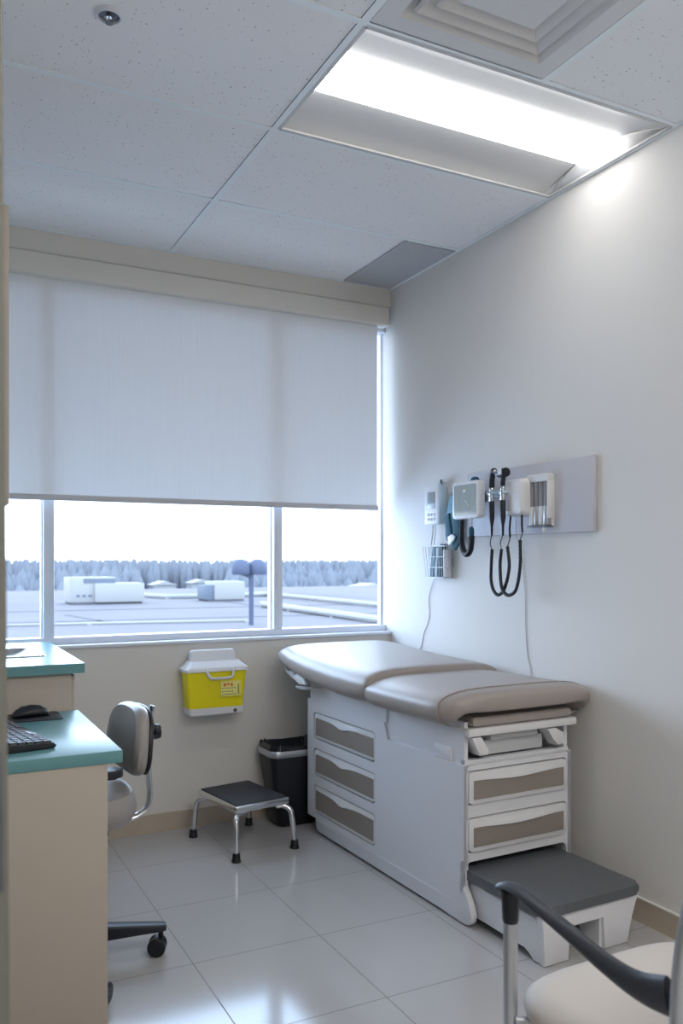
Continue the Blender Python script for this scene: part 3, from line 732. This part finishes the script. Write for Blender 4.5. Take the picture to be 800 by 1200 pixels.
T = thing('blood_pressure_gauge', 'white square wall blood pressure gauge with black coiled hose', 'gauge', (XB, 3.055, 1.46))
rg = []
for dx, k in ((-.060, .9), (-.064, .97), (-.075, 1.), (-.092, 1.), (-.098, .975), (-.100, .94)):
    rg.append([(dx, y*k, .085+z*k) for y, z in rrect(-.100, -.083, .100, .083, .018, 6)])
MB().loft(rg).build('housing', M['white'], T)
MB().cyl((0, .0, .10), (-.062, 0, .10), .028).build('wall_mount', M['darkgrey'], T)
MB().ball((-.045, .0, .176), (.02, .022, .016)).build('swivel_knob', M['tealcuff'], T)
dl = MB().prism([(y, .085+z) for y, z in rrect(-.083, -.068, .083, .068, .010)], 'x', -.1015, -.095).build('dial', M['dial'], T, label='square grey dial face')
tk = MB()
for i in range(26):
    a = math.radians(-50+280*i/25); tk.cyl((-.1018, .055*math.cos(a), .085+.055*math.sin(a)), (-.1018, .047*math.cos(a), .085+.047*math.sin(a)), .0016, n=6)
tk.build('tick_marks', M['amber'], dl)
MB().box(-.1022, -.004, .12, -.1008, .012, .131).build('dial_mark', M['white'], dl)
MB().tube([(-.102, 0, .085), (-.102, -.03, .058)], .0012, 6).build('needle', M['white'], dl)
path = catmull([(-.07, .066, .01), (-.070, .068, -.05), (-.070, .066, -.10), (-.070, .050, -.142), (-.070, .028, -.155), (-.070, .006, -.142), (-.070, -.006, -.115), (-.070, -.008, -.075)], 40)
hx_ = []
for i, p in enumerate(path):
    t = (path[min(i+1, len(path)-1)]-path[max(i-1, 0)]).normalized(); u = Vector((1, 0, 0)); w2 = t.cross(u); a = i*2*PI/7
    hx_.append(p+(u*math.cos(a)+w2*math.sin(a))*.0105)
MB().tube(hx_, .0036, 6).tube(path, .009, 8).build('coiled_hose', M['black'], T)
MB().tube(catmull([(-.07, -.008, .012), (-.07, -.008, -.01), (-.07, -.005, -.035)]), .005, 8).build('tube', M['white'], T)
MB().lathe([(.004, -.085), (.010, -.078), (.013, -.06), (.011, -.042), (.005, -.032)], (-.07, -.007, 0), 16).build('inflation_valve', M['tealcuff'], T)

T = thing('blood_pressure_cuff', 'folded dark teal blood pressure cuff hanging beside the gauge', 'cuff', (2.25, 3.25, 1.36))
MB().prism([(.020, .240), (.034, .215), (.070, .120), (.075, .04), (.060, .01), (.020, .0), (-.02, -.01), (-.03, .1), (.0, .2)], 'x', -.006, .012, .004).build('cuff_body', M['paleteal'], T)
MB().prism([(.066, .120), (.030, .140), (.005, .02), (.03, .005), (.052, .015)], 'x', -.016, -.005, .004).build('outer_flap', M['tealcuff'], T, label='dark teal outer flap')
MB().prism([(.0, .13), (-.045, .125), (-.045, .0), (-.01, -.035), (.012, -.025)], 'x', -.010, .006, .004).build('inner_flap', M['tealcuff'], T)
MB().prism([(.028, .028), (-.005, .042), (-.03, .03), (-.02, .012), (.02, -.012)], 'x', -.022, -.012, .003).build('bladder_tab', M['lidwhite'], T)

T = thing('thermometer_unit', 'white wall thermometer with small grey screen above the wire basket', 'thermometer', (XR, 3.43, 1.452))
MB().box(-.054, -.061, 0, -.02, .061, .190, .008, 3).build('housing', M['white'], T)
MB().box(-.022, -.055, .006, -.0005, .055, .186, .004).build('mount', M['paleblue'], T)
MB().box(-.052, -.066, .008, -.018, -.056, .198, .004).build('probe_channel', M['paleblue'], T)
MB().box(-.0555, -.036, .078, -.053, .032, .158, .001).build('screen', M['screen'], T)
for i in range(3):
    for j in range(2): MB().box(-.0565, -.036+i*.026, .018+j*.022, -.053, -.018+i*.026, .032+j*.022, .002).build('button', M['greyplastic'], T)
MB().cyl((-.036, -.061, .19), (-.036, -.061, .214), .006).build('probe', M['darkgrey'], T)
MB().tube(catmull([(-.036, -.061, .208), (-.036, -.095, .195), (-.036, -.125, .165), (-.036, -.14, .14)]), .0022, 6).build('probe_cord', M['cord'], T)
MB().tube(catmull([(-.03, .02, .003), (-.03, .022, -.04), (-.032, .035, -.105)]), .003, 6).tube(catmull([(-.03, .0, .003), (-.03, .0, -.05), (-.03, .018, -.105)]), .0025, 6).build('cable', M['greyplastic'], T)

T = thing('wire_basket', 'small white wire basket fixed to right wall below the thermometer', 'basket', (XR, 3.39, 1.195))
wb = MB(); X0, X1, Y0, Y1 = -.066, -.004, -.09, .098
def loop(z, ins): return [(X0+ins*.6, Y0+ins, z), (X0+ins*.6, Y1-ins, z), (X1, Y1-ins, z), (X1, Y0+ins, z)]
for z, ins, r in ((.152, 0, .003), (.10, .006, .002), (.05, .012, .002), (.0, .018, .0025)):
    wb.tube([Vector(p).lerp(Vector(q), t/4) for p, q in zip(loop(z, ins), loop(z, ins)[1:]+loop(z, ins)[:1]) for t in range(4)], r, 6, closed=True)
for i in range(9):
    t = i/8; y = Y0+(Y1-Y0)*t; yb = Y0+.018+(Y1-Y0-.036)*t
    wb.tube([(X0, y, .152), (X0+.011, yb, 0), (X1, yb, 0)], .0018, 6)
for s_, i_ in ((Y0, .018), (Y1, -.018)):
    for t in (.25, .6): wb.tube([(X0+(X1-X0)*t, s_, .152), (X0+.011+(X1-X0-.011)*t, s_+i_, 0)], .0018, 6)
wb.build('wire_frame', M['wire'], T)
for i, (y, m, h, tl, lab) in enumerate(((3.455, 'paleblue', .150, .16, 'pale blue packet in wire basket, leftmost'), (3.432, 'paleteal', .145, .14, 'grey teal packet in wire basket, second from left'), (3.400, 'paleblue', .140, .12, 'pale blue packet in the middle of the wire basket'), (3.366, 'tealcuff', .158, .10, 'dark teal packet in the wire basket'), (3.326, 'lidwhite', .130, -.02, 'white packet in wire basket, rightmost'))):
    o = MB().box(-.018, -.008, 0, .018, .008, h, .002).build('supply_packet', M[m]); o.location = (2.259, y, 1.199); o.rotation_euler = (tl, 0, 0)
    tag(o, lab, 'packet', 'packets in the wire basket')
tag(MB().tube(catmull([(2.282, 3.47, 1.193), (2.285, 3.50, 1.15), (2.287, 3.53, 1.09), (2.287, 3.522, 1.02), (2.287, 3.535, .97), (2.287, 3.575, .91), (2.287, 3.595, .85), (2.287, 3.62, .80), (2.287, 3.64, .60)]), .0018, 6).build('power_cord', M['cord']), 'thin grey cord hanging on wall below the wire basket', 'cord')
tag(MB().tube(catmull([(2.262, 2.815, 1.46), (2.262, 2.817, 1.42), (2.264, 2.815, 1.38), (2.284, 2.808, 1.30), (2.286, 2.788, 1.15), (2.287, 2.785, 1.0), (2.287, 2.772, .88), (2.287, 2.75, .80), (2.287, 2.74, .60)]), .0018, 6).build('power_cord', M['cord']), 'thin grey cord hanging on wall below the grey board', 'cord')

# ------------------------------------------------------------------ arm chair, foreground
AX = 1.262
T = thing('arm_chair', 'cream seat armchair with silver legs and curved black arms in foreground', 'chair', (AX, 1.06, 0))
pad(.252, .250, .398, .468, 4.6).build('seat', M['cream'], T)
MB().loft([[(.215*math.copysign(abs(math.cos(a))**.6, math.cos(a)), .235*math.copysign(abs(math.sin(a))**.6, math.sin(a)), z) for a in [2*PI*j/32 for j in range(32)]] for z in (.385, .403)]).build('seat_pan', M['black'], T)
for s in (-1, 1):
    x = s*.262
    MB().cyl((x, .202, 0.01), (x, .202, .617), .0135, n=18).build('leg', M['alu'], T)
    MB().tube(catmull([(x, -.30, .01), (x, -.235, .30), (x, -.197, .50), (x, -.190, .62), (x*.99, -.205, .75), (x*.96, -.245, .92)]), .0145, 16).build('leg', M['alu'], T)
    arm = catmull([(x, .232, .650), (x, .212, .660), (x, .170, .661), (x*.995, .10, .648), (x*.99, .02, .632), (x*.985, -.04, .619), (x*.985, -.09, .614), (x*.99, -.13, .617), (x*1.0, -.172, .627)])
    k = len(arm)-1; R = []
    for i in range(k+1):
        t = i/k
        wv = .008+.022*max(0, (t-.25)/.75)**1.2; wh = .020-.009*t
        if t < .06: wv *= .5+t*8; wh *= .6+t*6
        R.append((wv, wh))
    ao = MB().tube(arm, R, 16, up=(0, 0, 1)).build('armrest', M['armblack'], T)
    MB().lathe([(.0135, .595), (.0155, .60), (.016, .63), (.019, .655)], (x, .202, 0), 18).build('arm_cap', M['black'], ao)
    MB().cyl((x, .19, .415), (s*.20, .17, .405), .009, n=12).cyl((x, -.215, .40), (s*.20, -.17, .395), .009, n=12).build('seat_bracket', M['alu'], T)
bk = []
for z, y0 in ((.60, -.195), (.64, -.19), (.76, -.20), (.90, -.232), (.95, -.25)):
    w_ = .215 if .6 < z < .95 else .18
    bk.append([(px, y0+py-.10*(1-(px/.25)**2)*.25, z) for px, py in rrect(-w_, -.02, w_, .02, .018, 4)])
MB().loft(bk).build('backrest', M['cream'], T)
MB().cyl((-.252, -.237, .895), (.252, -.237, .895), .010).build('back_rail', M['alu'], T)

# ------------------------------------------------------------------ outside
ZR = -1.2
r = MB().box(-70, 5, ZR-.5, 90, 74, ZR); struct(r, 'flat_roof', M['roof'])
sm = MB()
def strip(x0, y0, x1, y1, w=.12):
    dx, dy = x1-x0, y1-y0; l = math.hypot(dx, dy); nx, ny = -dy/l*w, dx/l*w
    sm.quad((x0-nx, y0-ny, ZR+.01), (x1-nx, y1-ny, ZR+.01), (x1+nx, y1+ny, ZR+.01), (x0+nx, y0+ny, ZR+.01))
strip(17, 52, 16.5, 31, .15); strip(6.2, 40, 7.1, 33.5, .12); strip(-40, 47, 40, 41, .25); strip(-40, 39, 40, 33, .2); strip(26, 60, 28, 30, .15)
struct(sm, 'trim_5', M['roofseam'])
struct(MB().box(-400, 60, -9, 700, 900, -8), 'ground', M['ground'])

T = thing('rooftop_unit', 'white rooftop unit with dark louvre strip, left on the roof outside', 'rooftop unit', (9.4, 50, ZR))
MB().box(-1.6, -1.0, .12, .95, 1.2, 1.55, .03).build('casing', M['hvac'], T)
MB().box(-.25, -1.25, .12, 2.55, .8, 1.2, .03).build('casing', M['hvac'], T)
MB().box(-.85, -1.03, 1.22, .93, -.99, 1.47).build('louvre', M['hvacdark'], T)
for i in range(3): MB().box(-1.25+i*.33, -1.02, .42, -1.05+i*.33, -.99, .56).build('access_panel', M['hvacdark'], T)
MB().box(-1.5, -1.1, 0, 2.45, 1.0, .13).build('curb', M['roofseam'], T)
T = thing('rooftop_unit', 'plain white rooftop unit behind the domed post outside', 'rooftop unit', (17.0, 50, ZR))
MB().box(-.7, -1.0, .12, 1.25, 1.0, 1.22, .03).build('casing', M['hvac'], T)
MB().box(-1.2, -.9, .12, -.68, .9, 1.0, .02).build('intake_hood', M['hvacdark'], T)
MB().box(-1.1, -1.0, 0, 1.15, 1.0, .13).build('curb', M['roofseam'], T)
T = thing('domed_post', 'blue-grey post with two domed heads on the roof outside the window', 'post', (11.62, 30.5, ZR))
MB().cyl((0, 0, 0), (0, 0, 2.1), .095, n=16).build('post', M['dome'], T)
for dx in (-.42, .26):
    MB().lathe([(.33, 1.95), (.36, 2.0), (.36, 2.2), (.32, 2.38), (.22, 2.50), (.08, 2.56)], (dx, 0, 0), 24).build('domed_head', M['dome'], T)
MB().tube([(0, 0, 1.85), (-.25, 0, 1.95), (-.42, 0, 2.0)], .07, 8).build('bracket', M['dome'], T)
def pipe(label, pts, rr, z=.18):
    P = [(x, y, ZR+z) for x, y in pts]
    mb = MB().tube(P, rr, 8)
    for p in P: mb.box(p[0]-.1, p[1]-.1, ZR, p[0]+.1, p[1]+.1, p[2])
    tag(mb.build('roof_pipe', M['hvac']), label, 'pipe', 'white pipes on the roof outside')
pipe('long white pipe on roof running between the two rooftop units outside', [(13.6, 57.5), (14.6, 53.5), (17.5, 53), (22, 54.5)], .15)
pipe('thick white pipe crossing the roof outside the right window pane', [(16.6, 42), (16.5, 38), (16.4, 33), (16.15, 26)], .15)
pipe('thin white pipe farther back on roof outside the right window pane', [(21.9, 56), (21.9, 47), (21.75, 37)], .13)
pipe('thin white pipe along the near roof edge outside the middle pane', [(-2, 34.5), (6, 33.2), (12, 32.0)], .05, .07)
for i, (x, y, s, lab) in enumerate(((40, 150, 1, 'small white house among hazy trees seen through middle pane, left one'), (50, 160, 1., 'small white house among hazy trees seen through middle pane, right one'), (66, 120, 1.6, 'low white building among hazy trees seen through right pane'))):
    T = thing('distant_house', lab, 'house', (x, y, -8)); 
    MB().box(-2*s, -2, 0, 2*s, 2, 5.0).build('wall', M['hvac'], T)
    MB().prism([(-2.3*s, 5.0), (2.3*s, 5.0), (0, 5.7)], 'y', -2.3, 2.3).build('roof', M['hvac'], T)
tr = MB(); rnd = random.Random(3)
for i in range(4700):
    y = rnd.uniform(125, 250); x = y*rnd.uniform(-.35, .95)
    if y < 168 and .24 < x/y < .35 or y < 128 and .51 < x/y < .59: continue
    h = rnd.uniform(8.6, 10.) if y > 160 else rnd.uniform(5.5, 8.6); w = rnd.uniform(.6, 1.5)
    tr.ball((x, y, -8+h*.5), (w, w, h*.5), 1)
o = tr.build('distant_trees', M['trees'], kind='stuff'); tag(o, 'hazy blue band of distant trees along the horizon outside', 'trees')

# ------------------------------------------------------------------ light
W_ = bpy.data.worlds.new('World'); bpy.context.scene.world = W_; W_.use_nodes = True
nt = W_.node_tree; bg = nt.nodes['Background']; bg.inputs[1].default_value = 3.5
tc = nt.nodes.new('ShaderNodeTexCoord'); sx = nt.nodes.new('ShaderNodeSeparateXYZ'); nt.links.new(tc.outputs['Generated'], sx.inputs[0])
rp = nt.nodes.new('ShaderNodeValToRGB'); nt.links.new(sx.outputs[2], rp.inputs[0])
rp.color_ramp.elements[0].position = 0; rp.color_ramp.elements[0].color = (.86, .93, 1, 1)
rp.color_ramp.elements[1].position = .5; rp.color_ramp.elements[1].color = (.62, .78, 1., 1)
nt.links.new(rp.outputs[0], bg.inputs[0])

def area(name, loc, rot, sx_, sy_, power, c):
    l = bpy.data.lights.new(name, 'AREA'); l.shape = 'RECTANGLE'; l.size = sx_; l.size_y = sy_; l.energy = power; l.color = c
    o = bpy.data.objects.new(name, l); col.objects.link(o); o.location = loc; o.rotation_euler = rot; return o
area('rear_fill_light', (1.1, -.2, HC-.02), (0, 0, 0), 1.6, 1.0, 33, (1., .95, .87))  # added fill light behind the camera, no fixture modelled there
area('daylight_fill', (1.2, YB+.6, 1.25), (-PI/2, 0, 0), 2.2, .55, 30, (.50, .70, 1.))  # added soft lamp outside the window, boosting the light from the sky

# ------------------------------------------------------------------ camera
cd = bpy.data.cameras.new('camera'); cam = bpy.data.objects.new('camera', cd); col.objects.link(cam)
cam.location = (0, 0, 1.275); cam.rotation_euler = (PI/2, 0, math.radians(-27.0))
cd.sensor_width = 36; cd.lens = 982./1200*36; cd.shift_y = 57.5/1200; cd.clip_start = .05; cd.clip_end = 2000
cd.dof.use_dof = True; cd.dof.focus_distance = 2.9; cd.dof.aperture_fstop = 4.5
sc = bpy.context.scene; sc.camera = cam
sc.view_settings.view_transform = 'Standard'; sc.view_settings.look = 'None'; sc.view_settings.exposure = .34; sc.view_settings.gamma = 1
sc.cycles.max_bounces = 10; sc.cycles.diffuse_bounces = 6; sc.cycles.use_denoising = True; sc.cycles.sample_clamp_indirect = 6
